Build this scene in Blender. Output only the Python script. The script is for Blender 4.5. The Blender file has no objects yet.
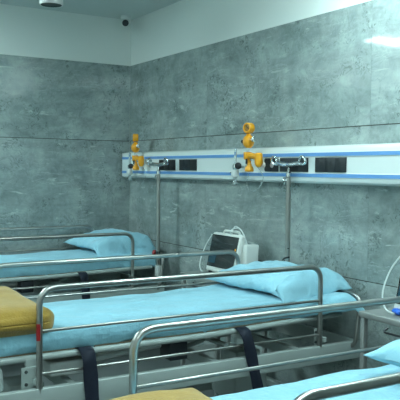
import bpy, bmesh, math, random
from mathutils import Vector, Matrix, noise

C = bpy.context.scene
COL = C.collection

# ------------------------------------------------------------------ camera, world, lights, exposure
def set_camera():
    cam = bpy.data.cameras.new('camera')
    o = bpy.data.objects.new('camera', cam); COL.objects.link(o)
    yaw, pit, roll = math.radians(31.1056), math.radians(2.4003), math.radians(0.592)
    F = Vector((-math.cos(yaw)*math.cos(pit), math.sin(yaw)*math.cos(pit), -math.sin(pit)))
    R = F.cross(Vector((0, 0, 1))).normalized(); U = R.cross(F)
    R2 = math.cos(roll)*R + math.sin(roll)*U
    U2 = -math.sin(roll)*R + math.cos(roll)*U
    o.matrix_world = Matrix(((R2.x, U2.x, -F.x, 0), (R2.y, U2.y, -F.y, 0), (R2.z, U2.z, -F.z, 1.367), (0, 0, 0, 1)))
    cam.sensor_width = 36; cam.lens = 64.8; cam.clip_start = 0.02
    C.camera = o
set_camera()

w = bpy.data.worlds.new('world'); C.world = w; w.use_nodes = True
w.node_tree.nodes['Background'].inputs[0].default_value = (0.55, 0.75, 0.75, 1)
w.node_tree.nodes['Background'].inputs[1].default_value = 0.05

C.view_settings.view_transform = 'Standard'
C.view_settings.look = 'None'
C.view_settings.gamma = 1
C.view_settings.use_curve_mapping = False
C.view_settings.exposure = 0.2

LIGHT_COL = (0.73, 0.99, 1.0)
# ceiling panels, all but the first added as unseen fill: (x, y, size x, size y, emission, label)
PANELS = [(-4.80, -0.20, 0.7, 1.2, 26, 'rectangular ceiling light panel nearest the left wall, mirrored as a glare in the wall tiles'),
          (-1.35, 1.00, 1.2, 1.2, 6.5, 'added square fill light panel above the nearest bed, outside the picture'),  # added out of view to brighten the near bed and right wall
          (-2.6, -1.1, 0.6, 1.2, 8, 'added rectangular fill light panel beyond the foot of the middle bed, outside the picture'),  # added out of view as general room fill
          (0.9, -0.3, 0.6, 1.2, 14, 'added rectangular fill light panel farthest right, outside the picture')]  # unseen, put in for fill from the right
CEIL = 2.622

# ------------------------------------------------------------------ materials
def mat(name, col, rough=0.5, metal=0.0, bump=None, var=None, trans=0, spec=0.5, coat=0, sheen=0, emit=None):
    """Principled material; bump=(scale, distance); var=(scale, amount) mottles the colour."""
    m = bpy.data.materials.new(name); m.use_nodes = True
    nt = m.node_tree; b = nt.nodes['Principled BSDF']
    b.inputs['Base Color'].default_value = (*col, 1); b.inputs['Roughness'].default_value = rough
    b.inputs['Metallic'].default_value = metal; b.inputs['Specular IOR Level'].default_value = spec
    b.inputs['Transmission Weight'].default_value = trans; b.inputs['Coat Weight'].default_value = coat
    b.inputs['Sheen Weight'].default_value = sheen
    if emit:
        b.inputs['Emission Color'].default_value = (*emit[0], 1); b.inputs['Emission Strength'].default_value = emit[1]
    tc = nt.nodes.new('ShaderNodeTexCoord')
    if var:
        n = nt.nodes.new('ShaderNodeTexNoise'); n.inputs['Scale'].default_value = var[0]; n.inputs['Detail'].default_value = 5
        nt.links.new(tc.outputs['Object'], n.inputs['Vector'])
        r = nt.nodes.new('ShaderNodeValToRGB')
        a = var[1]
        r.color_ramp.elements[0].position = 0.3; r.color_ramp.elements[1].position = 0.7
        r.color_ramp.elements[0].color = (*[c*(1-a) for c in col], 1)
        r.color_ramp.elements[1].color = (*[min(1, c*(1+a)) for c in col], 1)
        nt.links.new(n.outputs['Fac'], r.inputs['Fac']); nt.links.new(r.outputs['Color'], b.inputs['Base Color'])
    if bump:
        n = nt.nodes.new('ShaderNodeTexNoise'); n.inputs['Scale'].default_value = bump[0]; n.inputs['Detail'].default_value = 4
        nt.links.new(tc.outputs['Object'], n.inputs['Vector'])
        bp = nt.nodes.new('ShaderNodeBump'); bp.inputs['Distance'].default_value = bump[1]; bp.inputs['Strength'].default_value = 1
        nt.links.new(n.outputs['Fac'], bp.inputs['Height']); nt.links.new(bp.outputs['Normal'], b.inputs['Normal'])
    return m

def marble():
    m = bpy.data.materials.new('grey_marble_tile'); m.use_nodes = True
    nt = m.node_tree; N = nt.nodes; L = nt.links; b = N['Principled BSDF']
    tc = N.new('ShaderNodeTexCoord'); geo = N.new('ShaderNodeNewGeometry')
    mul = N.new('ShaderNodeVectorMath'); mul.operation = 'SCALE'; mul.inputs[0].default_value = (7.3, 3.1, 11.7)
    L.new(geo.outputs['Random Per Island'], mul.inputs['Scale'])
    add = N.new('ShaderNodeVectorMath'); L.new(tc.outputs['Object'], add.inputs[0]); L.new(mul.outputs[0], add.inputs[1])
    P = add.outputs[0]
    def nz(scale, detail, dist, vec=P, rough=0.6):
        n = N.new('ShaderNodeTexNoise'); n.inputs['Scale'].default_value = scale; n.inputs['Detail'].default_value = detail
        n.inputs['Distortion'].default_value = dist; n.inputs['Roughness'].default_value = rough
        L.new(vec, n.inputs['Vector']); return n.outputs['Fac']
    def ramp(fac, stops):
        r = N.new('ShaderNodeValToRGB'); e = r.color_ramp.elements
        while len(e) < len(stops): e.new(0.5)
        for el, (p, c) in zip(e, stops): el.position = p; el.color = (*c, 1)
        L.new(fac, r.inputs['Fac']); return r.outputs['Color']
    def mix(fac, a, c, kind='MIX'):
        x = N.new('ShaderNodeMix'); x.data_type = 'RGBA'; x.blend_type = kind
        if isinstance(fac, (int, float)): x.inputs[0].default_value = fac
        else: L.new(fac, x.inputs[0])
        for s, v in ((6, a), (7, c)):
            if isinstance(v, tuple): x.inputs[s].default_value = (*v, 1)
            else: L.new(v, x.inputs[s])
        return x.outputs[2]
    base = ramp(nz(2.3, 12, 0.7, rough=0.68), [(0.35, (0.215, 0.265, 0.26)), (0.5, (0.29, 0.345, 0.34)), (0.65, (0.375, 0.43, 0.42))])
    # soft diagonal brushed clouds
    mp = N.new('ShaderNodeMapping'); mp.inputs['Rotation'].default_value = (0.5, 0.6, 0.4); mp.inputs['Scale'].default_value = (0.9, 0.9, 4.0)
    L.new(P, mp.inputs['Vector'])
    streak = ramp(nz(2.6, 10, 0.5, mp.outputs[0], 0.7), [(0.34, (0.62, 0.62, 0.62)), (0.5, (0.95, 0.95, 0.95)), (0.68, (1.32, 1.32, 1.3))])
    c = mix(0.5, base, streak, 'MULTIPLY')
    grain = ramp(nz(11, 12, 0.9, rough=0.78), [(0.38, (0.80, 0.80, 0.80)), (0.5, (1.0, 1.0, 1.0)), (0.64, (1.18, 1.18, 1.17))])
    c = mix(0.75, c, grain, 'MULTIPLY')
    fl = N.new('ShaderNodeMapping'); fl.inputs['Rotation'].default_value = (0.25, 0.2, 0.0); fl.inputs['Scale'].default_value = (0.55, 0.55, 2.6); L.new(P, fl.inputs['Vector'])
    fleck = mix(1.0, ramp(nz(9, 8, 0.8, fl.outputs[0], 0.7), [(0.57, (0, 0, 0)), (0.64, (0.7, 0.7, 0.7))]), ramp(nz(2.4, 3, 0.5), [(0.46, (0, 0, 0)), (0.58, (1, 1, 1))]), 'MULTIPLY')
    c = mix(fleck, c, (0.55, 0.61, 0.59))
    # clusters of dark broken specks
    sp = ramp(nz(24, 5, 2.2, rough=0.65), [(0.53, (0, 0, 0)), (0.58, (0.8, 0.8, 0.8))])
    ms = ramp(nz(3.4, 5, 1.4), [(0.52, (0, 0, 0)), (0.60, (1, 1, 1))])
    c = mix(mix(1.0, sp, ms, 'MULTIPLY'), c, (0.13, 0.165, 0.16))
    # thin pale veins: ridge where a noise crosses one half
    def ridge(src, width):
        s = N.new('ShaderNodeMath'); s.operation = 'SUBTRACT'; L.new(src, s.inputs[0]); s.inputs[1].default_value = 0.5
        a = N.new('ShaderNodeMath'); a.operation = 'ABSOLUTE'; L.new(s.outputs[0], a.inputs[0])
        return ramp(a.outputs[0], [(0.0, (1, 1, 1)), (width, (0, 0, 0))])
    v1 = mix(1.0, ridge(nz(1.6, 7, 2.2, mp.outputs[0]), 0.012), ramp(nz(2.1, 2, 0.3), [(0.52, (0, 0, 0)), (0.66, (0.4, 0.4, 0.4))]), 'MULTIPLY')
    c = mix(v1, c, (0.60, 0.66, 0.64))
    v2 = mix(1.0, ridge(nz(2.6, 8, 2.8), 0.016), ramp(nz(2.7, 2, 0.6), [(0.5, (0, 0, 0)), (0.64, (0.6, 0.6, 0.6))]), 'MULTIPLY')
    c = mix(v2, c, (0.14, 0.18, 0.175))
    L.new(c, b.inputs['Base Color'])
    b.inputs['Roughness'].default_value = 0.06
    b.inputs['Specular IOR Level'].default_value = 0.5
    bp = N.new('ShaderNodeBump'); bp.inputs['Distance'].default_value = 0.0015; bp.inputs['Strength'].default_value = 1.0
    L.new(nz(4.0, 1, 0.6), bp.inputs['Height']); L.new(bp.outputs['Normal'], b.inputs['Normal'])
    return m

M = dict(
    marble=marble(),
    grout=mat('grout', (0.035, 0.035, 0.03), 0.9),
    paint=mat('wall_paint', (0.78, 0.82, 0.79), 0.6, bump=(60, 0.0004), spec=0.3),
    ceil=mat('ceiling_paint', (0.60, 0.64, 0.62), 0.7, bump=(40, 0.0004), spec=0.2),
    floor=mat('vinyl_floor', (0.11, 0.125, 0.125), 0.35, var=(3, 0.15)),
    steel=mat('brushed_stainless', (0.43, 0.42, 0.40), 0.30, 1.0, var=(14, 0.10), bump=(90, 0.0002)),
    chrome=mat('polished_chrome', (0.72, 0.74, 0.74), 0.12, 1.0),
    table=mat('table_steel', (0.36, 0.37, 0.36), 0.38, 0.55, var=(9, 0.12)),
    frame=mat('frame_enamel', (0.36, 0.41, 0.395), 0.36, var=(5, 0.06), coat=0.2),
    white=mat('white_enamel', (0.70, 0.73, 0.71), 0.35, var=(7, 0.05)),
    board=mat('platform_board', (0.11, 0.085, 0.05), 0.55, var=(8, 0.2)),
    dark=mat('dark_plastic', (0.012, 0.016, 0.02), 0.4),
    rubber=mat('caster_rubber', (0.03, 0.035, 0.035), 0.6),
    motor=mat('motor_grey', (0.05, 0.06, 0.06), 0.5),
    matt=mat('mattress_vinyl', (0.05, 0.07, 0.09), 0.5),
    strap=mat('navy_webbing', (0.004, 0.008, 0.022), 0.75, bump=(400, 0.0008)),
    sheet=mat('blue_sheet', (0.27, 0.53, 0.64), 0.8, var=(9, 0.06), bump=(16, 0.012), sheen=0.2, spec=0.25),
    pillow=mat('blue_pillowcase', (0.30, 0.56, 0.67), 0.8, var=(7, 0.07), bump=(13, 0.016), sheen=0.2, spec=0.25),
    mustard=mat('mustard_blanket', (0.36, 0.22, 0.040), 0.9, var=(22, 0.10), bump=(120, 0.0025), sheen=0.3, spec=0.2),
    unit=mat('unit_white', (0.74, 0.79, 0.78), 0.28, coat=0.3),
    stripe=mat('blue_stripe', (0.13, 0.32, 0.66), 0.35),
    socket=mat('black_socket', (0.008, 0.012, 0.018), 0.35),
    yellow=mat('yellow_plastic', (0.86, 0.36, 0.012), 0.35, var=(30, 0.08), coat=0.2),
    dial=mat('dial_face', (0.30, 0.16, 0.02), 0.4),
    clear=mat('clear_plastic', (0.88, 0.95, 0.95), 0.08, trans=0.85),
    red=mat('red_plastic', (0.32, 0.012, 0.012), 0.4),
    body=mat('monitor_shell', (0.68, 0.70, 0.67), 0.4),
    screen=mat('monitor_glass', (0.006, 0.009, 0.011), 0.12, coat=0.6),
    panel2=mat('screen_dim_area', (0.012, 0.05, 0.075), 0.2),
    orange=mat('orange_lamp', (0.9, 0.35, 0.02), 0.4),
    cable=mat('pale_cable', (0.62, 0.68, 0.67), 0.45),
    blackcable=mat('black_cable', (0.01, 0.012, 0.015), 0.5),
    blue=mat('blue_wrap', (0.02, 0.13, 0.62), 0.45, var=(60, 0.3)),
    alu=mat('brushed_aluminium', (0.80, 0.77, 0.77), 0.35, 0.9),
)

# ------------------------------------------------------------------ mesh helpers
def obj(name, bm, m, parent=None, smooth=True, angle=40, label=None):
    me = bpy.data.meshes.new(name); bmesh.ops.recalc_face_normals(bm, faces=bm.faces); bm.to_mesh(me); bm.free()
    if smooth:
        me.shade_smooth(); me.set_sharp_from_angle(angle=math.radians(angle))
    for mm in (m if isinstance(m, (list, tuple)) else [m]): me.materials.append(mm)
    o = bpy.data.objects.new(name, me); COL.objects.link(o)
    if parent: o.parent = parent
    if label: o['label'] = label
    return o

def empty(name, loc, rz=0):
    o = bpy.data.objects.new(name, None); COL.objects.link(o); o.location = loc; o.rotation_euler = (0, 0, rz)
    o.empty_display_size = 0.1
    return o

def tag(o, label=None, cat=None, group=None, kind=None):
    for k, v in (('label', label), ('category', cat), ('group', group), ('kind', kind)):
        if v: o[k] = v
    return o

def box(bm, lo, hi, bev=0.0, mi=0, rot=None):
    lo = Vector(lo); hi = Vector(hi); c = (lo+hi)/2; s = hi-lo
    t = bmesh.new(); bmesh.ops.create_cube(t, size=1)
    for v in t.verts: v.co = Vector((v.co.x*s.x, v.co.y*s.y, v.co.z*s.z))
    if bev > 0: bmesh.ops.bevel(t, geom=t.edges[:], offset=bev, segments=3, profile=0.5, affect='EDGES')
    for v in t.verts:
        if rot is not None: v.co = rot @ v.co
        v.co += c
    merge(bm, t, mi)

def merge(bm, t, mi=0):
    for f in t.faces: f.material_index = mi
    tm = bpy.data.meshes.new('tmp'); t.to_mesh(tm); t.free(); bm.from_mesh(tm); bpy.data.meshes.remove(tm)

def round_path(pts, r, n=6):
    pts = [Vector(p) for p in pts]; out = [pts[0]]
    for i in range(1, len(pts)-1):
        a, b, c = pts[i-1], pts[i], pts[i+1]
        rr = min(r, (a-b).length*0.49, (c-b).length*0.49)
        p = b+(a-b).normalized()*rr; q = b+(c-b).normalized()*rr
        for k in range(n+1):
            t = k/n; out.append((1-t)**2*p + 2*t*(1-t)*b + t*t*q)
    out.append(pts[-1]); return out

def smooth_path(pts, n=8):
    pts = [Vector(p) for p in pts]; P = [pts[0]*2-pts[1]]+pts+[pts[-1]*2-pts[-2]]; out = []
    for i in range(1, len(P)-2):
        for k in range(n):
            t = k/n; a, b, c, d = P[i-1], P[i], P[i+1], P[i+2]
            out.append(0.5*((2*b)+(-a+c)*t+(2*a-5*b+4*c-d)*t*t+(-a+3*b-3*c+d)*t**3))
    out.append(pts[-1]); return out

def tube(bm, pts, r, seg=12, mi=0, closed=False):
    pts = [Vector(p) for p in pts]; n = len(pts); rings = []
    T = []
    for i in range(n):
        a = pts[i-1] if i > 0 else (pts[-1] if closed else pts[0]); b = pts[(i+1) % n] if (i < n-1 or closed) else pts[-1]
        T.append((b-a).normalized())
    up = Vector((0, 0, 1)) if abs(T[0].z) < 0.9 else Vector((1, 0, 0))
    nrm = (up - T[0]*up.dot(T[0])).normalized()
    for i in range(n):
        nrm = (nrm - T[i]*nrm.dot(T[i])).normalized(); bn = T[i].cross(nrm)
        rr = r[i] if isinstance(r, (list, tuple)) else r
        rings.append([bm.verts.new(pts[i]+(nrm*math.cos(2*math.pi*k/seg)+bn*math.sin(2*math.pi*k/seg))*rr) for k in range(seg)])
    for i in range(n if closed else n-1):
        A, B = rings[i], rings[(i+1) % n]
        for k in range(seg):
            f = bm.faces.new((A[k], A[(k+1) % seg], B[(k+1) % seg], B[k])); f.material_index = mi
    if not closed:
        for R_ in (rings[0], rings[-1]):
            f = bm.faces.new(R_); f.material_index = mi

def lathe(bm, prof, at, axis=(0, 0, 1), seg=24, mi=0):
    """prof: (radius, height) pairs along the axis from 'at'."""
    ax = Vector(axis).normalized(); up = Vector((0, 0, 1)) if abs(ax.z) < 0.9 else Vector((1, 0, 0))
    u = (up-ax*up.dot(ax)).normalized(); v = ax.cross(u); at = Vector(at); rings = []
    for r, h in prof:
        r = max(r, 1e-4)
        rings.append([bm.verts.new(at+ax*h+(u*math.cos(2*math.pi*k/seg)+v*math.sin(2*math.pi*k/seg))*r) for k in range(seg)])
    for A, B in zip(rings, rings[1:]):
        for k in range(seg):
            f = bm.faces.new((A[k], A[(k+1) % seg], B[(k+1) % seg], B[k])); f.material_index = mi
    for R_ in (rings[0], rings[-1]):
        f = bm.faces.new(R_); f.material_index = mi

def grid(bm, nu, nv, fn, cu=False):
    V = [[bm.verts.new(fn(i/(nu-1), j/(nv-1))) for j in range(nv)] for i in range(nu)]
    for i in range(nu-1):
        for j in range(nv-1): bm.faces.new((V[i][j], V[i+1][j], V[i+1][j+1], V[i][j+1]))
    return V

def nz(x, y, z=0.0): return noise.noise(Vector((x, y, z)))

# ------------------------------------------------------------------ the room
XL, YR = -5.556, 2.65
XR, YB = 2.6, -2.4
G = 0.0022      # half joint
def struct(o): o['kind'] = 'structure'; return o

def tiled_wall(name, along, c0, c1, cuts, plane, inward):
    """backing + marble slabs on one wall; along='x' or 'y'."""
    zs = [0.0, 0.80, 1.603, 2.237]
    cuts = [c0]+cuts+[c1]
    bm = bmesh.new(); rnd = random.Random(len(name))
    def put(a0, a1, d0, d1, z0, z1, bev=0.0, mi=0, rot=None):
        d0, d1 = sorted((plane+d0*inward, plane+d1*inward))
        if along == 'x': box(bm, (a0, d0, z0), (a1, d1, z1), bev, mi, rot)
        else: box(bm, (d0, a0, z0), (d1, a1, z1), bev, mi, rot)
    put(c0-0.011, c1+0.011, -0.14, -0.010, 0, CEIL, 0, 1)
    put(c0, c1, -0.012, -0.003, 0, 2.232, 0, 2)
    for z0, z1 in zip(zs, zs[1:]):
        for a0, a1 in zip(cuts, cuts[1:]):
            g = 0.0006
            put(a0+g, a1-g, -0.011, 0.0, z0+G, z1-(G if z1 < 2.2 else 0), 0.0008, 0)
    return struct(obj(name, bm, [M['marble'], M['paint'], M['grout']], smooth=False))

tiled_wall('wall_right', 'x', XL, XR, [-4.314, -2.716, -1.116, 0.484, 2.084], YR, -1)
tiled_wall('wall_left', 'y', YB, YR, [-2.15, -0.55, 1.05], XL, 1)
bm = bmesh.new(); box(bm, (XR, YB, 0), (XR+0.14, YR+0.14, CEIL)); struct(obj('wall_front', bm, M['paint'], smooth=False))
bm = bmesh.new(); box(bm, (XL-0.14, YB-0.14, 0), (XR+0.14, YB, CEIL)); struct(obj('wall_back', bm, M['paint'], smooth=False))
bm = bmesh.new(); box(bm, (XL-0.14, YB-0.14, -0.12), (XR+0.14, YR+0.14, 0)); struct(obj('floor', bm, M['floor'], smooth=False))
bm = bmesh.new(); box(bm, (XL-0.14, YB-0.14, CEIL), (XR+0.14, YR+0.14, CEIL+0.12)); struct(obj('ceiling', bm, M['ceil'], smooth=False))

# ------------------------------------------------------------------ ceiling lights
def panel_light(x, y, sx, sy, power, label):
    root = empty('ceiling_light', (x, y, CEIL)); tag(root, label, 'ceiling light', 'flat panel lights in the ceiling')
    bm = bmesh.new(); hx, hy, t = sx/2, sy/2, 0.018
    for lo, hi in (((-hx-t, -hy-t), (-hx, hy+t)), ((hx, -hy-t), (hx+t, hy+t)), ((-hx, -hy-t), (hx, -hy)), ((-hx, hy), (hx, hy+t))):
        box(bm, (lo[0], lo[1], -0.012), (hi[0], hi[1], 0), 0.001)
    obj('frame', bm, M['white'], root)
    bm = bmesh.new(); box(bm, (-hx, -hy, -0.008), (hx, hy, -0.001)); obj('diffuser', bm, mat('lamp_diffuser', (0.9, 0.95, 0.95), 0.5, emit=(LIGHT_COL, power)), root)
for p in PANELS:
    panel_light(*p)

def linear_fill_light(x, y, z, ln, power, label):  # unseen tube added to brighten the upper right of the tiled wall
    root = empty('added_fill_tube', (x, y, CEIL)); tag(root, label, 'ceiling light')
    d = z-CEIL
    bm = bmesh.new(); box(bm, (-ln/2, -0.03, d+0.022), (ln/2, 0.03, d+0.05), 0.004); obj('housing', bm, M['white'], root)
    bm = bmesh.new(); tube(bm, [(-ln/2+0.02, 0, d), (ln/2-0.02, 0, d)], 0.024, 16); obj('tube_diffuser', bm, mat('tube_glow', (0.9, 0.95, 0.95), 0.5, emit=(LIGHT_COL, power)), root)
    for s in (1, -1):
        bm = bmesh.new(); tube(bm, [(s*ln*0.38, 0, d+0.045), (s*ln*0.38, 0, 0)], 0.004, 8); obj('hanger', bm, M['white'], root)
linear_fill_light(-2.15, 2.12, 2.50, 1.3, 85, 'added slim fill light hanging from the ceiling close to the tiled wall, outside the picture')

def downlight(x, y):
    root = empty('ceiling_downlight', (x, y, CEIL)); tag(root, 'small cylindrical silver downlight with a dark opening, hanging under the ceiling at top left', 'ceiling light')
    bm = bmesh.new(); lathe(bm, [(0.0, 0), (0.074, 0), (0.0745, -0.004), (0.0745, -0.222), (0.072, -0.226), (0.066, -0.224), (0.064, -0.200), (0, -0.200)], (0, 0, 0), seg=40)
    obj('housing', bm, M['alu'], root)
    bm = bmesh.new(); lathe(bm, [(0.0, -0.214), (0.040, -0.218), (0.060, -0.220), (0.0655, -0.2245), (0.0655, -0.219), (0.0, -0.208)], (0, 0, 0), seg=40)
    obj('reflector', bm, M['motor'], root, label='dark grey reflector ring')
downlight(-4.43, 1.56)

def cctv(x, y, z):
    root = empty('security_camera', (x, y, z)); tag(root, 'small round white security camera with a black lens in the corner under the ceiling', 'security camera')
    bm = bmesh.new(); lathe(bm, [(0, 0), (0.042, 0), (0.044, -0.006), (0.044, -0.022), (0.038, -0.03), (0, -0.03)], (0, 0, 0.0)); obj('mounting_base', bm, M['white'], root)
    d = Vector((0.80, -0.55, -0.22)).normalized()
    bm = bmesh.new(); prof = [(0.040*math.sin(a), -0.040*math.cos(a)) for a in [k*math.pi/20 for k in range(0, 14)]]
    prof += [(0.030, 0.032), (0.026, 0.030), (0, 0.030)]
    lathe(bm, prof, (0, 0, -0.056), d); obj('housing', bm, M['white'], root)
    bm = bmesh.new(); lathe(bm, [(0, 0.026), (0.027, 0.026), (0.026, 0.035), (0.016, 0.0385), (0, 0.040)], (0, 0, -0.056), d); obj('lens', bm, M['socket'], root)
cctv(-5.43, 2.55, CEIL)

# ------------------------------------------------------------------ bedhead supply unit
def supply_unit():
    x0, x1 = -5.515, 1.6
    root = empty('bedhead_panel', ((x0+x1)/2, YR, 1.40)); cx = (x0+x1)/2
    tag(root, 'long white wall-mounted bedhead service panel with two blue stripes', 'service panel')
    prof = [(0, 1.300), (-0.045, 1.297), (-0.070, 1.300), (-0.083, 1.309), (-0.086, 1.318), (-0.086, 1.328), (-0.089, 1.3335),
            (-0.089, 1.3525), (-0.086, 1.358), (-0.086, 1.443), (-0.089, 1.4475), (-0.089, 1.4665), (-0.086, 1.472), (-0.086, 1.482), (-0.083, 1.491),
            (-0.070, 1.501), (-0.045, 1.506), (0, 1.503)]
    stripe_rows = {6, 10}
    bm = bmesh.new()
    A = [bm.verts.new((x0-cx, y, z-1.40)) for y, z in prof]; B = [bm.verts.new((x1-cx, y, z-1.40)) for y, z in prof]
    for i in range(len(prof)-1):
        f = bm.faces.new((A[i], A[i+1], B[i+1], B[i])); f.material_index = 0
    bm.faces.new(A); bm.faces.new(B)
    obj('housing', bm, M['unit'], root, angle=25)
    for za, zb in ((1.3335, 1.3525), (1.4475, 1.4665)):
        bm = bmesh.new(); box(bm, (x0-cx+0.002, -0.0905, za-1.40), (x1-cx-0.002, -0.0880, zb-1.40)); obj('stripe', bm, M['stripe'], root, label='thin blue stripe')
    bm = bmesh.new(); box(bm, (x0-cx-0.012, -0.084, -0.094), (x0-cx, -0.001, 0.100), 0.004); obj('end_cap', bm, M['unit'], root)
    # socket plates: (x0, x1)
    for a, b in ((-4.845, -4.600), (-4.535, -4.295), (-3.490, -3.365), (-3.345, -3.095), (-3.032, -2.790), (-1.96, -1.72), (-1.66, -1.42), (-0.6, -0.35)):
        bm = bmesh.new(); box(bm, (a-cx, -0.0935, 1.361-1.40), (b-cx, -0.0862, 1.440-1.40), 0.0015)
        s = obj('socket_plate', bm, M['socket'], root, label='black socket plate')
        n = 3 if b-a > 0.2 else 2
        for k in range(n):
            bm = bmesh.new(); u = a + (b-a)*(k+0.5)/n - cx
            box(bm, (u-0.036, -0.0942, -0.034), (u+0.036, -0.0930, 0.036), 0.0004)
            for dx, dz in ((-0.018, -0.010), (0.018, -0.010), (0, 0.012)):
                box(bm, (u+dx-0.005, -0.0950, dz-0.002-0.0), (u+dx+0.005, -0.0936, dz+0.004), 0.0004)
            box(bm, (u-0.030, -0.0948, 0.024), (u-0.018, -0.0936, 0.032), 0.0004)
            obj('socket_insert', bm, M['dark'], s)
    # round gas outlets behind the regulators
    for u in (-3.66, -3.50, -3.42, -5.16, -5.00, -4.92):
        bm = bmesh.new(); lathe(bm, [(0, 0), (0.017, 0), (0.017, 0.010), (0.012, 0.013), (0.0, 0.013)], (u-cx, -0.086, 1.40-1.40), (0, -1, 0)); obj('gas_outlet', bm, M['alu'], root, label='metal gas outlet')
    return root
supply_unit()

# ------------------------------------------------------------------ gas regulators and flowmeters
YF = 2.50
def regulator(x, z0, label, s=1.0, turn=0.0):
    """yellow suction regulator; origin on the panel face."""
    root = empty('suction_regulator', (x, YR-0.089, z0)); tag(root, label, 'gas regulator', 'yellow suction regulators on the bedhead panel')
    y = -0.055
    ob = lambda n, b, m, p=root, l=None: obj(n, b, m, p, label=l)
    bm = bmesh.new(); lathe(bm, [(0, 0), (0.010, 0), (0.010, 0.04), (0.014, 0.042), (0.014, 0.058), (0, 0.058)], (0, 0, 0.0), (0, -1, 0)); ob('outlet_plug', bm, M['chrome'])
    # tee body
    bm = bmesh.new(); tube(bm, smooth_path([(-0.030, y, 0.020), (0.0, y, 0.017), (0.045, y, 0.013), (0.090, y, 0.008)]), 0.0155)
    lathe(bm, [(0, 0.035), (0.021, 0.035), (0.022, 0.03), (0.022, 0.002), (0.019, -0.004), (0.012, -0.006), (0, -0.006)], (-0.016, y, 0), seg=24)
    ob('body', bm, M['yellow'])
    bm = bmesh.new(); lathe(bm, [(0, 0.034), (0.014, 0.034), (0.020, 0.028), (0.021, 0.0), (0.021, -0.020), (0.015, -0.036), (0.007, -0.041), (0, -0.041)], (0.090, y-0.004, -0.004), seg=24); ob('adjuster', bm, M['yellow'], l='yellow side adjuster')
    bm = bmesh.new(); lathe(bm, [(0, 0.0), (0.010, 0.0), (0.010, -0.020), (0.013, -0.022), (0.014, -0.032), (0.023, -0.044), (0.025, -0.055), (0.023, -0.064), (0, -0.066)], (0, y, -0.004), seg=24); ob('trap_cup', bm, M['yellow'], l='yellow lower cup')
    bm = bmesh.new(); box(bm, (-0.005, y-0.022, -0.028), (0.006, y-0.015, 0.0), 0.002); ob('lever', bm, M['dark'])
    bm = bmesh.new(); lathe(bm, [(0, 0), (0.0065, 0), (0.0065, 0.034), (0, 0.034)], (-0.012, y, 0.032), seg=16); ob('stem', bm, M['chrome'])
    # ball-shaped body with knobs
    cz = 0.092
    bm = bmesh.new(); lathe(bm, [(0.006, -0.036), (0.016, -0.033), (0.026, -0.022), (0.031, -0.006), (0.030, 0.010), (0.024, 0.022), (0.015, 0.030), (0.010, 0.040), (0, 0.040)], (-0.010, y, cz), seg=28); ob('valve_chamber', bm, M['yellow'])
    bm = bmesh.new(); lathe(bm, [(0, 0), (0.007, 0), (0.008, 0.014), (0.012, 0.016), (0.013, 0.026), (0, 0.027)], (0.018, y-0.004, cz+0.004), (1, -0.1, 0.15), seg=18)
    box(bm, (0.042, y-0.010, cz-0.004), (0.050, y+0.004, cz+0.026), 0.002); ob('valve_tap', bm, M['chrome'])
    bm = bmesh.new(); lathe(bm, [(0, 0), (0.006, 0), (0.006, 0.012), (0.009, 0.013), (0.009, 0.020), (0, 0.020)], (-0.038, y-0.004, cz), (-1, -0.2, 0), seg=18); ob('side_knob', bm, M['dark'])
    # gauge
    gz = cz+0.070; d = Vector((0.25, -1, 0)).normalized() if not turn else Vector((turn, -1, 0)).normalized()
    base = Vector((-0.006, y, gz)) - d*0.018
    bm = bmesh.new(); lathe(bm, [(0, 0), (0.024, 0), (0.028, 0.004), (0.028, 0.036), (0.025, 0.039), (0.020, 0.039), (0.019, 0.031), (0, 0.031)], base, d, seg=32)
    g = ob('gauge', bm, M['yellow'])
    bm = bmesh.new(); lathe(bm, [(0, 0.0312), (0.0185, 0.0312), (0.0185, 0.0325), (0, 0.0328)], base, d, seg=24); obj('dial', bm, M['dial'], g)
    u = d.cross(Vector((0, 0, 1))); bm = bmesh.new(); p = base+d*0.0345
    tube(bm, [p-u*0.010-Vector((0, 0, 0.005)), p+u*0.006+Vector((0, 0, 0.010))], 0.0014, 6); obj('needle', bm, M['dark'], g)
    root.scale = (s, s, s)
    return root

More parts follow.
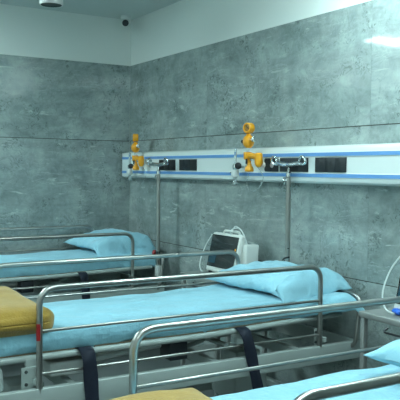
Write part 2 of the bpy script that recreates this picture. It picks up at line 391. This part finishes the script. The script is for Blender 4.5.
def flowmeter(x, z0, label, s=1.0):
    root = empty('oxygen_flowmeter', (x, YR-0.089, z0)); tag(root, label, 'flowmeter', 'clear oxygen flowmeters on the bedhead panel')
    y = -0.060
    bm = bmesh.new(); lathe(bm, [(0, 0), (0.009, 0), (0.009, 0.05), (0.013, 0.051), (0.013, 0.07), (0, 0.07)], (0, 0, 0), (0, -1, 0)); obj('outlet_plug', bm, M['chrome'], root)
    bm = bmesh.new(); lathe(bm, [(0, -0.018), (0.012, -0.018), (0.016, -0.010), (0.016, 0.012), (0.010, 0.018), (0, 0.018)], (0, y, 0), seg=20)
    lathe(bm, [(0, 0), (0.006, 0), (0.006, 0.028), (0, 0.028)], (0.01, y, 0.002), (1, 0, 0), seg=14); obj('valve_block', bm, M['chrome'], root)
    bm = bmesh.new(); lathe(bm, [(0, 0), (0.016, 0), (0.021, 0.003), (0.021, 0.013), (0.012, 0.016), (0, 0.016)], (0.042, y-0.006, 0.006), (1, -0.75, 0), seg=24); obj('knob', bm, M['dark'], root)
    bm = bmesh.new(); lathe(bm, [(0, 0.016), (0.008, 0.016), (0.009, 0.11), (0.006, 0.116), (0, 0.118)], (0, y, 0), seg=18); obj('flow_tube', bm, M['clear'], root)
    bm = bmesh.new(); lathe(bm, [(0, -0.018), (0.020, -0.020), (0.024, -0.028), (0.026, -0.050), (0.022, -0.062), (0.012, -0.068), (0, -0.068)], (0, y, 0), seg=24); obj('humidifier_cap', bm, M['white'], root)
    bm = bmesh.new(); lathe(bm, [(0, -0.068), (0.010, -0.068), (0.011, -0.085), (0.020, -0.104), (0.018, -0.108), (0, -0.108)], (0, y, 0), seg=24); obj('outlet_cone', bm, M['clear'], root)
    bm = bmesh.new(); lathe(bm, [(0, 0), (0.005, 0), (0.006, 0.02), (0.004, 0.03), (0, 0.03)], (-0.022, y, -0.04), (-1, 0, 0.1), seg=12); obj('nozzle', bm, M['chrome'], root)
    root.scale = (s, s, s); return root

regulator(-3.570, 1.437, 'yellow suction regulator with round gauge, on the panel between the two socket groups, nearer one', 1.14, 0.0)
flowmeter(-3.725, 1.388, 'clear oxygen flowmeter with black knob beside the nearer yellow regulator', 1.0)
regulator(-5.125, 1.436, 'yellow suction regulator at the far left end of the white panel, nearest the corner', 1.1, -0.5)
flowmeter(-5.245, 1.385, 'clear oxygen flowmeter at the far left end of the panel beside the corner', 0.98)
# hanging suction tubes, thin
def loose_tube(x, label):
    root = bmesh.new(); y = YR-0.12
    tube(root, smooth_path([(x-0.03, y, 1.345), (x-0.02, y-0.02, 1.28), (x+0.04, y-0.03, 1.245), (x+0.10, y-0.02, 1.26), (x+0.12, y, 1.33), (x+0.06, y-0.01, 1.40)]), 0.0024, 8)
    return tag(obj('suction_tube', root, M['clear']), label, 'tube', 'clear suction tubes')
loose_tube(-3.59, 'thin clear suction tube looping under the nearer yellow regulator')
loose_tube(-5.13, 'thin clear suction tube looping under the yellow regulator near the corner')

# ------------------------------------------------------------------ beds
RX = 0.36
def zplat(y):   # raised head end; y local (world - 1.5)
    return 0.636 + max(0.0, (y-0.2))*0.030

def make_bed(label, loc, red=False, straps=((-0.395, 0.42, 1.0), (0.375, 0.40, 3.6))):
    root = empty('hospital_bed', loc); tag(root, label, 'bed', 'hospital beds along the tiled wall')
    y0, y1 = -0.595, 0.825
    for s in (1, -1):
        # side rail: two-post frame with bars
        bm = bmesh.new()
        tube(bm, round_path([(s*RX, y0, 0.49), (s*RX, y0, 0.900), (s*RX, y1, 0.900), (s*RX, y1, 0.49)], 0.075, 10), 0.0125, 16)
        rail = obj('side_rail', bm, M['steel'], root, label='tubular stainless steel side rail')
        for z, r in ((0.732, 0.0065), (0.563, 0.0065)):
            bm = bmesh.new(); tube(bm, [(s*RX, y0, z), (s*RX, y1, z)], r, 12); obj('rail_bar', bm, M['steel'], rail)
        if red:
            bm = bmesh.new(); lathe(bm, [(0, 0), (0.0095, 0), (0.0095, 0.066), (0, 0.066)], (s*(RX+0.004), y0-0.0045, 0.697), seg=16); obj('release_sleeve', bm, M['red'], rail, label='red sleeve')
        for yy, hw in ((y0-0.03, 0.034), (y1-0.0, 0.014)):
            bm = bmesh.new(); box(bm, (s*(RX-0.026)-0.003, yy-hw, 0.505), (s*(RX-0.026)+0.003, yy+hw, 0.590), 0.003)
            box(bm, (s*(RX-0.013)-0.013, yy+0.01, 0.52), (s*(RX-0.013)+0.013, yy+0.045, 0.545), 0.002)
            br = obj('rail_bracket', bm, M['frame'], root)
            for zz in (0.522, 0.572):
                bm = bmesh.new(); lathe(bm, [(0, 0), (0.007, 0), (0.006, 0.004), (0, 0.005)], (s*(RX-0.023), yy-hw*0.45, zz), (s, 0, 0), seg=10); obj('bolt', bm, M['motor'], br)
    # base frame: side and end beams
    for s in (1, -1):
        bm = bmesh.new(); box(bm, (s*(RX-0.004)-0.016, -1.02, 0.418), (s*(RX-0.004)+0.016, 1.085, 0.508), 0.005); obj('side_beam', bm, M['frame'], root)
    for yy in (-1.02, 1.055):
        bm = bmesh.new(); box(bm, (-RX+0.012, yy, 0.425), (RX-0.012, yy+0.03, 0.506), 0.004); obj('end_beam', bm, M['frame'], root)
    for yy in (-0.45, 0.25, 0.72):
        bm = bmesh.new(); box(bm, (-RX+0.012, yy, 0.44), (RX-0.012, yy+0.035, 0.49), 0.004); obj('cross_member', bm, M['frame'], root)
    # mattress platform
    bm = bmesh.new()
    for s in (1, -1): tube(bm, round_path([(s*0.315, -1.0, 0.618), (s*0.315, 0.2, 0.618), (s*0.315, 1.0, 0.643)], 0.1), 0.014, 12)
    for yy, zz in ((-1.0, 0.618), (-0.35, 0.618), (0.2, 0.618), (1.0, 0.643)): tube(bm, [(-0.315, yy, zz), (0.315, yy, zz)], 0.012, 10)
    obj('platform_frame', bm, M['frame'], root)
    bm = bmesh.new()
    for a, b in ((-0.99, -0.36), (-0.34, 0.19)): box(bm, (-0.305, a, 0.616), (0.305, b, 0.634), 0.002)
    box(bm, (-0.305, 0.21-0.6+0.0, 0), (0.305, 0.99-0.6, 0.018), 0.002, rot=None)
    for v in bm.verts:
        if v.co.z < 0.1: v.co.y += 0.6; v.co.z += 0.616+(v.co.y-0.2)*0.030
    obj('platform_board', bm, M['board'], root, label='brown mattress platform board')
    for s in (1, -1):
        for yy in (-0.64,):
            bm = bmesh.new(); box(bm, (s*0.322-0.010, yy, 0.503), (s*0.322+0.010, yy+0.042, 0.620), 0.003); obj('upright', bm, M['frame'], root)
    # lift motors and links in between
    bm = bmesh.new(); box(bm, (0.12, -0.52, 0.515), (0.27, -0.36, 0.575), 0.012)
    tube(bm, [(0.2, -0.38, 0.55), (0.2, 0.05, 0.58)], 0.018, 14); obj('lift_motor', bm, M['white'], root)
    bm = bmesh.new(); box(bm, (0.20, 0.02, 0.52), (0.30, 0.11, 0.60), 0.006); obj('junction_box', bm, M['dark'], root)
    bm = bmesh.new(); tube(bm, [(0.1, 0.15, 0.50), (0.1, 0.55, 0.61)], 0.012, 10); tube(bm, [(-0.1, 0.15, 0.50), (-0.1, 0.55, 0.61)], 0.012, 10); tube(bm, [(-0.26, 0.33, 0.55), (0.28, 0.33, 0.55)], 0.013, 10); obj('lift_linkage', bm, M['frame'], root)
    bm = bmesh.new(); lathe(bm, [(0, 0.0), (0.042, 0), (0.036, 0.07), (0.026, 0.09), (0, 0.09)], (0.30, -0.76, 0.51), seg=24); obj('accessory_cup', bm, M['frame'], root)
    # lifting columns, chassis, casters
    for yy in (-0.55, 0.60):
        bm = bmesh.new(); box(bm, (-0.10, yy-0.10, 0.20), (0.10, yy+0.10, 0.36), 0.012); box(bm, (-0.075, yy-0.075, 0.33), (0.075, yy+0.075, 0.445), 0.008); obj('lift_column', bm, M['frame'], root)
    bm = bmesh.new()
    for s in (1, -1): box(bm, (s*0.27-0.022, -0.90, 0.16), (s*0.27+0.022, 0.95, 0.205), 0.006)
    for yy in (-0.88, -0.55, 0.60, 0.90): box(bm, (-0.25, yy-0.02, 0.165), (0.25, yy+0.02, 0.205), 0.005)
    obj('chassis', bm, M['frame'], root)
    for s in (1, -1):
        for yy in (-0.86, 0.90):
            bm = bmesh.new(); lathe(bm, [(0, 0.17), (0.014, 0.17), (0.014, 0.125), (0.028, 0.12), (0.028, 0.112), (0, 0.112)], (s*0.27, yy, 0), seg=16)
            for q in (1, -1): box(bm, (s*0.27+q*0.018-0.002, yy-0.022, 0.045), (s*0.27+q*0.018+0.002, yy+0.022, 0.118), 0.001)
            c = obj('caster', bm, M['motor'], root)
            bm = bmesh.new(); lathe(bm, [(0, -0.013), (0.048, -0.013), (0.055, -0.007), (0.055, 0.007), (0.048, 0.013), (0, 0.013)], (s*0.27, yy, 0.055), (1, 0, 0), seg=28); obj('wheel', bm, M['rubber'], c)
    # mattress
    bm = bmesh.new()
    def mf(u, v):
        y = -0.98+1.98*v; a = u*2*math.pi; e = 0.35
        cx = math.copysign(abs(math.cos(a))**e, math.cos(a))*0.285; cz = math.copysign(abs(math.sin(a))**e, math.sin(a))*0.024
        return Vector((cx, y, zplat(y)+0.025+cz))
    V = grid(bm, 49, 30, mf)
    bm.faces.new([r[0] for r in V[:-1]]); bm.faces.new([r[-1] for r in V[:-1]]); bmesh.ops.remove_doubles(bm, verts=bm.verts, dist=1e-5)
    obj('mattress', bm, M['matt'], root)
    # head hoop
    bm = bmesh.new(); tube(bm, round_path([(-0.34, 1.03, 0.47), (-0.395, 1.03, 0.50), (-0.395, 1.062, 0.742), (0.395, 1.062, 0.742), (0.395, 1.03, 0.50), (0.34, 1.03, 0.47)], 0.065, 10), 0.011, 14); obj('head_bar', bm, M['steel'], root)
    # hanging webbing straps
    for yy, ln, sg in straps:
        bm = bmesh.new(); W = 0.030
        path = [(RX-0.06, 0.635), (RX-0.03, 0.640), (RX+0.002, 0.628), (RX+0.019, 0.60), (RX+0.021, 0.55), (RX+0.022, 0.48), (RX+0.024, 0.40), (RX+0.022, 0.30), (RX+0.018, 0.64-ln)]
        P = smooth_path([(x, yy, z) for x, z in path], 5); n = len(P)
        V = []
        for i, p in enumerate(P):
            dy = 0.035*max(0, (0.62-p.z))*sg*2; tw = 0.004*math.sin(i*0.5)
            V.append((bm.verts.new(p+Vector((tw, -W+dy, 0))), bm.verts.new(p+Vector((0, 0+dy, 0))), bm.verts.new(p+Vector((-tw, W+dy, 0)))))
        for a, b in zip(V, V[1:]):
            bm.faces.new((a[0], a[1], b[1], b[0])); bm.faces.new((a[1], a[2], b[2], b[1]))
        st = obj('strap', bm, M['strap'], root, label='hanging navy webbing strap')
        md = st.modifiers.new('t', 'SOLIDIFY'); md.thickness = 0.003
    return root

def make_sheet(label, loc, seed, flare=1.0):
    """fitted blue sheet draped over the mattress, local to the bed origin."""
    bm = bmesh.new(); HW = 0.300
    L0, L1 = -1.0, (1.075 if flare > 0.5 else 1.04)
    nu, nv = 84, 130
    def fn(u, v):
        y = L0+(L1-L0)*v; s = (u-0.5)*2; a = abs(s); sg = 1 if s > 0 else -1
        zt = zplat(y)+0.077
        head = max(0.0, min(1.0, (y-0.62)/0.40)); head = head*head*(3-2*head)
        drop = 0.088+0.014*nz(y*4.0, seed, sg*3)+0.010*nz(y*13, seed+5, sg)
        drop += (-0.012*head*flare if sg > 0 else 0.02*head)
        if a < 0.74:
            x = HW*(a/0.74)*0.97; z = zt
        elif a < 0.82:
            t = (a-0.74)/0.08; x = HW*0.97+(0.010)*math.sin(t*math.pi/2); z = zt-0.014*(1-math.cos(t*math.pi/2))
        else:
            t = (a-0.82)/0.18; x = HW*0.97+0.010+0.006*math.sin(t*math.pi)-0.014*t*t; z = zt-0.014-(drop-0.014)*t
            x += 0.006*nz(y*16, t*2+seed, sg)*t*(1.0)
            x += 0.035*head*t*flare if sg > 0 else 0.01*head*t
        if sg > 0 and a > 0.45:
            k = (min(a, 0.82)-0.45)/0.37; x += 0.105*head*flare*k*k; z += 0.016*head*flare*k
        # wrinkles
        z += 0.0050*nz(x*9*sg+seed, y*5)+0.0026*nz(x*26*sg, y*14, seed)
        cr = max(0, nz(x*5*sg+y*3+seed, y*3.5-x*sg*4, 1.7))
        z += 0.012*cr*(1 if a < 0.82 else 0.3)
        if a > 0.8:  # quilting puckers on the overhang
            x += 0.0016*math.sin(y*150)*max(0, nz(y*2.2, seed*1.3, 4)+0.15)
        # fold down past the mattress end
        if y > 1.0: z -= (y-1.0)*0.9
        if y < -0.985: z -= (-0.985-y)*1.2
        return Vector((x*sg, y, z))
    grid(bm, nu, nv, fn)
    o = obj('bed_sheet', bm, M['sheet'], angle=180); o.location = loc
    md = o.modifiers.new('t', 'SOLIDIFY'); md.thickness = 0.003; md.offset = 1
    return tag(o, label, 'bed sheet', 'blue sheets on the beds')

def make_pillow(label, loc, rz, seed, lx=0.315, ly=0.235, h=0.078, tilt=(0, 0), droop=0.05):
    root = empty('pillow', loc, rz); tag(root, label, 'pillow', 'blue pillows at the head of the beds')
    root.rotation_euler = (math.radians(tilt[0]), math.radians(tilt[1]), rz)
    bm = bmesh.new(); n = 56
    def shape(u, v, side):
        x = (u-0.5)*2; y = (v-0.5)*2
        e = (max(0, 1-abs(x)**3.2))**0.55*(max(0, 1-abs(y)**2.8))**0.55
        # corners stick out, sides curve in
        px = x*lx*(1-0.07*(1-y*y)); py = y*ly*(1-0.10*(1-x*x))
        z = side*h*e*(1.0 if side > 0 else 0.55)
        z += 0.020*nz(px*6+seed, py*6, side)*e+0.010*nz(px*15, py*15+seed, side)*(0.3+e)
        # puckers running in from the corners
        rr = abs(abs(x)-abs(y)); z += 0.006*math.cos(rr*22+seed)*e*(abs(x*y))
        z -= droop*max(0, x-0.62)**1.3*1.6
        return Vector((px, py, z))
    for side in (1, -1):
        grid(bm, n, n, lambda u, v: shape(u, v, side))
    bmesh.ops.remove_doubles(bm, verts=bm.verts, dist=0.0015)
    obj('pillow_body', bm, M['pillow'], root, angle=180)
    # pillowcase flap: the loose open end of the case lying past the filling
    bm = bmesh.new()
    def flap(u, v):
        y = (v-0.5)*2; x = lx*(0.80+0.26*u)
        z = 0.020*(1-u)*(1-y*y)+h*0.72*(1-y*y)**0.5*(1-u)**0.8*1.0 - droop*u*u*1.1 + 0.010*nz(u*3+seed, y*4)+0.004
        z += 0.006*math.sin(y*9+u*3)*u
        return Vector((x, y*ly*(0.93+0.10*u), z+0.004))
    grid(bm, 16, 40, flap)
    f = obj('pillowcase_flap', bm, M['pillow'], root, angle=180)
    md = f.modifiers.new('t', 'SOLIDIFY'); md.thickness = 0.004; md.offset = 0
    return root

def make_blanket(label, lo, hi, seed, sag=0.02):
    """thick folded blanket; lo/hi world corners of its bulk."""
    c = (Vector(lo)+Vector(hi))/2; s = (Vector(hi)-Vector(lo))/2
    bm = bmesh.new(); bmesh.ops.create_cube(bm, size=2); bmesh.ops.subdivide_edges(bm, edges=bm.edges[:], cuts=31, use_grid_fill=True)
    for v in bm.verts:
        x, y, z = v.co
        # superellipsoid rounding
        p = 7.0; L = (abs(x)**p+abs(y)**p)**(1/p); m = max(abs(x), abs(y))
        k = m/L if L > 1e-6 else 1
        edge = max(abs(x*k), abs(y*k)); zr = (max(0, 1-edge**6))**0.5
        zz = z*(0.40+0.60*zr) if m < 0.999 or True else z
        sx = 1-0.05*(abs(z)**3); X = x*k*s.x*sx; Y = y*k*s.y*(1-0.08*abs(z)**3)
        Z = zz*s.z
        if z > 0: Z += 0.010*nz(X*4+seed, Y*5)+0.004*nz(X*14, Y*14, seed)-sag*max(0, -y)*0.4
        X += 0.006*nz(Y*9, Z*22, seed); Y += 0.007*nz(X*7, Z*20, seed+3)
        # fold line between the layers on the open sides
        if abs(z) < 0.06 and m > 0.97 and y < 0.9: X *= 0.985
        v.co = Vector((X, Y, Z))
    o = obj('folded_blanket', bm, M['mustard'], angle=180); o.location = c
    md = o.modifiers.new('s', 'SUBSURF'); md.levels = 1; md.render_levels = 1
    return tag(o, label, 'blanket', 'mustard blankets folded at the foot of the beds')

BX = dict(mid=-3.06, back=-5.07, front=-1.505)
make_bed('middle hospital bed with stainless rails and two navy straps, between the other two beds', (BX['mid'], 1.5, 0), True)
make_bed('hospital bed farthest back beside the left wall, with stainless rails', (BX['back'], 1.45, 0), False, ((-0.60, 0.42, 0.5), (0.445, 0.40, 1.2)))
make_bed('nearest hospital bed at the bottom right of the picture, its far rail crossing in front', (BX['front'], 1.5, 0))
make_sheet('light blue sheet covering the middle bed', (BX['mid'], 1.5, 0), 1.3)
make_sheet('light blue sheet covering the farthest bed beside the left wall', (BX['back'], 1.45, 0), 4.1, 0.25)
make_sheet('light blue sheet covering the nearest bed at bottom right', (BX['front']+0.03, 1.5, -0.016), 7.7)
make_pillow('light blue pillow with an open case flap on the middle bed', (-3.10, 2.345, 0.784), math.radians(5), 2.0, tilt=(5, 0))
make_pillow('light blue pillow on the farthest bed beside the left wall', (-5.17, 2.28, 0.803), math.radians(2), 5.0, lx=0.33, tilt=(7, 0), droop=0.13)
make_pillow('light blue pillow on the nearest bed, cut by the right edge of the picture', (-1.40, 1.92, 0.776), math.radians(8), 8.0, lx=0.33)
make_blanket('mustard yellow blanket folded on the foot of the middle bed', (-3.403, 0.42, 0.694), (-2.715, 1.005, 0.822), 1.0)
make_blanket('mustard yellow blanket folded on the foot of the nearest bed, at the bottom edge', (-1.655, 0.42, 0.695), (-1.160, 1.005, 0.806), 6.0)

# ------------------------------------------------------------------ IV poles
def iv_pole(x, y, label, knob=True):
    root = empty('iv_pole', (x, y, 0.62)); tag(root, label, 'IV pole', 'steel IV poles at the bed heads')
    zt = 1.374-0.62
    bm = bmesh.new(); tube(bm, [(0, 0, -0.10), (0, 0, zt-0.02)], 0.0142, 18); obj('pole', bm, M['steel'], root)
    bm = bmesh.new(); lathe(bm, [(0, -0.02), (0.0165, -0.02), (0.0165, 0.0), (0.009, 0.006), (0.007, 0.03), (0, 0.03)], (0, 0, zt-0.02), seg=18); obj('pole_collar', bm, M['chrome'], root)
    # ram's horn hooks
    bm = bmesh.new(); hz = zt+0.030
    tube(bm, [(-0.078, 0, hz+0.004), (0, 0, hz-0.003), (0.078, 0, hz+0.004)], 0.0115, 12)
    for s in (1, -1):
        tube(bm, smooth_path([(s*0.070, 0, hz+0.004), (s*0.094, 0, hz+0.000), (s*0.118, -0.004, hz+0.004), (s*0.124, -0.008, hz+0.020), (s*0.112, -0.010, hz+0.034), (s*0.094, -0.010, hz+0.034), (s*0.084, -0.008, hz+0.014)]), 0.0072, 8)
    tube(bm, smooth_path([(0, 0.0, hz), (0, -0.05, hz-0.006), (0, -0.085, hz+0.004), (0, -0.088, hz+0.022), (0, -0.070, hz+0.030)]), 0.0055, 8)
    
    for v in bm.verts: v.co = Vector((v.co.x*1.22, v.co.y, hz+(v.co.z-hz)*1.15))
    obj('hook', bm, M['chrome'], root)
    bm = bmesh.new(); lathe(bm, [(0, 0), (0.006, 0), (0.006, 0.014), (0.012, 0.016), (0.012, 0.024), (0, 0.024)], (-0.010, 0, zt-0.062), (-1, -0.2, 0), seg=14)
    box(bm, (-0.044, -0.006, zt-0.085), (-0.030, 0.004, zt-0.045), 0.002); obj('clamp_lever', bm, M['chrome'], root)
    bm = bmesh.new(); box(bm, (-0.019, -0.017, -0.045), (0.019, 0.017, 0.035), 0.005); obj('pole_clamp', bm, M['white'], root)
    if knob:
        bm = bmesh.new(); lathe(bm, [(0, 0), (0.008, 0), (0.009, 0.012), (0.021, 0.015), (0.023, 0.030), (0.018, 0.036), (0, 0.036)], (-0.010, 0, 0.125), (-1, -0.35, 0), seg=18); obj('clamp_knob', bm, M['red'], root, label='red clamp knob')
        bm = bmesh.new(); box(bm, (-0.014, -0.014, 0.108), (0.014, 0.014, 0.142), 0.003); obj('knob_collar', bm, M['dark'], root)
    return root
iv_pole(-4.715, 2.485, 'steel IV pole with a red clamp knob, standing at the head of the farthest bed')
iv_pole(-3.232, 2.535, 'steel IV pole with chrome hooks, standing behind the pillow of the middle bed', False)
bm = bmesh.new(); tube(bm, smooth_path([(-3.22, 2.53, 0.93), (-3.25, 2.54, 0.90), (-3.24, 2.53, 0.86), (-3.27, 2.52, 0.83), (-3.23, 2.52, 0.81)]), 0.006, 8)
tube(bm, smooth_path([(-3.20, 2.52, 0.88), (-3.24, 2.52, 0.87), (-3.28, 2.54, 0.855)]), 0.005, 8)
tag(obj('cord', bm, M['blackcable']), 'short black cord looped on the IV pole behind the middle pillow', 'cord')

# ------------------------------------------------------------------ side tables and monitors
def side_table(x0, label, zt=0.730):
    y0, y1 = 2.24, 2.62; wd = 0.44
    root = empty('side_table', (x0+wd/2, (y0+y1)/2, 0)); tag(root, label, 'side table', 'steel tables between the beds')
    hx, hy = wd/2, (y1-y0)/2
    bm = bmesh.new(); box(bm, (-hx, -hy, zt-0.026), (hx, hy, zt), 0.004); obj('table_top', bm, M['table'], root)
    bm = bmesh.new(); box(bm, (-hx+0.02, -hy+0.02, 0.22), (hx-0.02, hy-0.02, 0.238), 0.003); obj('shelf', bm, M['table'], root)
    for sx in (1, -1):
        for sy in (1, -1):
            bm = bmesh.new(); box(bm, (sx*(hx-0.018)-0.012, sy*(hy-0.018)-0.012, 0.0), (sx*(hx-0.018)+0.012, sy*(hy-0.018)+0.012, zt-0.026), 0.003); l = obj('leg', bm, M['table'], root)
    bm = bmesh.new(); tube(bm, round_path([(hx-0.26, -hy-0.003, zt-0.04), (hx-0.26, -hy-0.03, zt-0.055), (hx-0.08, -hy-0.03, zt-0.055), (hx-0.08, -hy-0.003, zt-0.04)], 0.015), 0.005, 8); obj('handle', bm, M['dark'], root)
    return root
side_table(-3.95, 'steel side table holding a monitor, between the farthest and middle beds', 0.718)
side_table(-2.345, 'steel side table between the middle and nearest beds, its corner beside the right edge', 0.750)

def monitor(x, y, z, rz, label, s=1.0):
    root = empty('patient_monitor', (x, y, z), rz); tag(root, label, 'patient monitor', 'patient monitors on side tables')
    W, H_, t = 0.165, 0.255, math.radians(13)
    def lean(bm):
        for v in bm.verts:
            v.co.y += v.co.z*math.tan(t)
    def ob(n, bm, m, p=root, l=None, a=40): lean(bm); return obj(n, bm, m, p, label=l, angle=a)
    bm = bmesh.new(); box(bm, (-W, -0.075, 0.006), (W, -0.035, H_), 0.014); ob('front_bezel', bm, M['body'])
    bm = bmesh.new(); box(bm, (-W+0.012, -0.0775, 0.040), (W-0.016, -0.0740, H_-0.012), 0.004); sc = ob('screen', bm, M['screen'], l='dark glossy screen')
    bm = bmesh.new(); box(bm, (-W+0.02, -0.0785, 0.062), (-W+0.10, -0.0776, 0.12), 0.0003); ob('display_area', bm, M['panel2'], sc, 'dim blue patch of the screen')
    bm = bmesh.new()
    for k in range(3): box(bm, (-W+0.03, -0.0785, 0.135+k*0.03), (W-0.06, -0.0777, 0.1365+k*0.03), 0.0002)
    ob('display_lines', bm, M['motor'], sc)
    bm = bmesh.new(); lathe(bm, [(0, 0), (0.008, 0), (0.007, 0.003), (0, 0.004)], (W-0.028, -0.077, 0.165), (0, -1, 0), seg=14); ob('alarm_lamp', bm, M['orange'], l='small orange lamp')
    bm = bmesh.new()
    for k in range(5): box(bm, (-W+0.05+k*0.045, -0.078, 0.015), (-W+0.078+k*0.045, -0.074, 0.026), 0.002)
    ob('key_row', bm, M['white'])
    bm = bmesh.new()
    box(bm, (-W+0.02, -0.04, 0.010), (W-0.006, 0.075, H_-0.045), 0.016)
    for v in bm.verts:
        if v.co.y > 0.02: v.co.x *= 0.94; v.co.z = 0.01+(v.co.z-0.01)*0.93
        v.co.y -= v.co.z*math.tan(t)*(1.0 if v.co.y > 0.03 else 0.0)
    ob('rear_case', bm, M['body'])
    bm = bmesh.new(); box(bm, (W-0.010, -0.010, 0.015), (W+0.040, 0.085, H_-0.055), 0.008)
    for v in bm.verts: v.co.y -= v.co.z*math.tan(t)*0.8
    ob('side_module', bm, M['body'])
    bm = bmesh.new(); tube(bm, round_path([(-0.09, -0.04, H_-0.02), (-0.09, -0.035, H_+0.014), (0.09, -0.035, H_+0.014), (0.09, -0.04, H_-0.02)], 0.02), 0.007, 10); ob('carry_handle', bm, M['body'])
    for sx in (1, -1):
        bm = bmesh.new(); box(bm, (sx*0.11-0.02, -0.07, -0.004), (sx*0.11+0.02, 0.07, 0.012), 0.003); obj('foot', bm, M['dark'], root)
    # looping sensor cables
    for pts in ([(0.02, 0.0, 0.20), (0.0, 0.03, 0.27), (0.05, 0.02, 0.305), (0.13, 0.02, 0.27), (0.175, 0.03, 0.17), (0.19, 0.02, 0.06)],
                [(0.05, -0.02, 0.21), (0.03, 0.0, 0.28), (0.08, 0.03, 0.292), (0.15, 0.02, 0.24), (0.185, 0.03, 0.15), (0.185, 0.04, 0.05)],
                [(-0.03, -0.0, 0.22), (0.02, 0.02, 0.265), (0.09, 0.01, 0.275), (0.14, 0.02, 0.235), (0.16, 0.02, 0.20)],
                [(-0.155, -0.03, 0.24), (-0.19, -0.01, 0.23), (-0.222, -0.03, 0.17), (-0.228, -0.06, 0.10), (-0.205, -0.09, 0.045), (-0.16, -0.11, 0.012), (-0.10, -0.13, 0.008)]):
        bm = bmesh.new(); tube(bm, smooth_path(pts), 0.0038, 8); obj('sensor_cable', bm, M['cable'], root)
    root.scale = (s, s, s); return root
monitor(-3.72, 2.455, 0.725, 0.0, 'patient monitor with a dark screen on the table between the farthest and middle beds', 0.97)
monitor(-2.065, 2.40, 0.758, 0.0, 'patient monitor cut by the right edge of the picture, beside a coiled white cable')
bm = bmesh.new()
def curl(cx, cy, cz, r, n, m):
    pts = []
    for k in range(n*14+1):
        a = 2*math.pi*k/14; pts.append((cx+r*(1+0.1*math.sin(a*0.37))*math.cos(a), cy+r*0.7*math.sin(a), cz+k*0.0012))
    return pts
tube(bm, curl(-2.27, 2.45, 0.7545, 0.030, 3, 1), 0.0035, 8)
tag(obj('coiled_cable', bm, M['cable']), 'small coil of white cable on the table left of the right-edge monitor', 'cable')
bm = bmesh.new()
def pk(u, v):
    a = u*2*math.pi; y = (v-0.5)*2; k = (max(0, 1-abs(y)**3))**0.4
    return Vector((math.cos(a)*0.030*(0.45+0.55*k), y*0.035, math.sin(a)*0.017*k+0.002*nz(a*3, y*5)))
V = grid(bm, 25, 18, pk); bmesh.ops.remove_doubles(bm, verts=bm.verts, dist=1e-4)
o = obj('wrapped_packet', bm, M['blue'], angle=180); o.location = (-2.195, 2.33, 0.765); o.scale = (0.8, 0.8, 0.8); o.rotation_euler = (0, 0, 1.2)
tag(o, 'small blue wrapped packet on the table beside the right-edge monitor', 'packet')
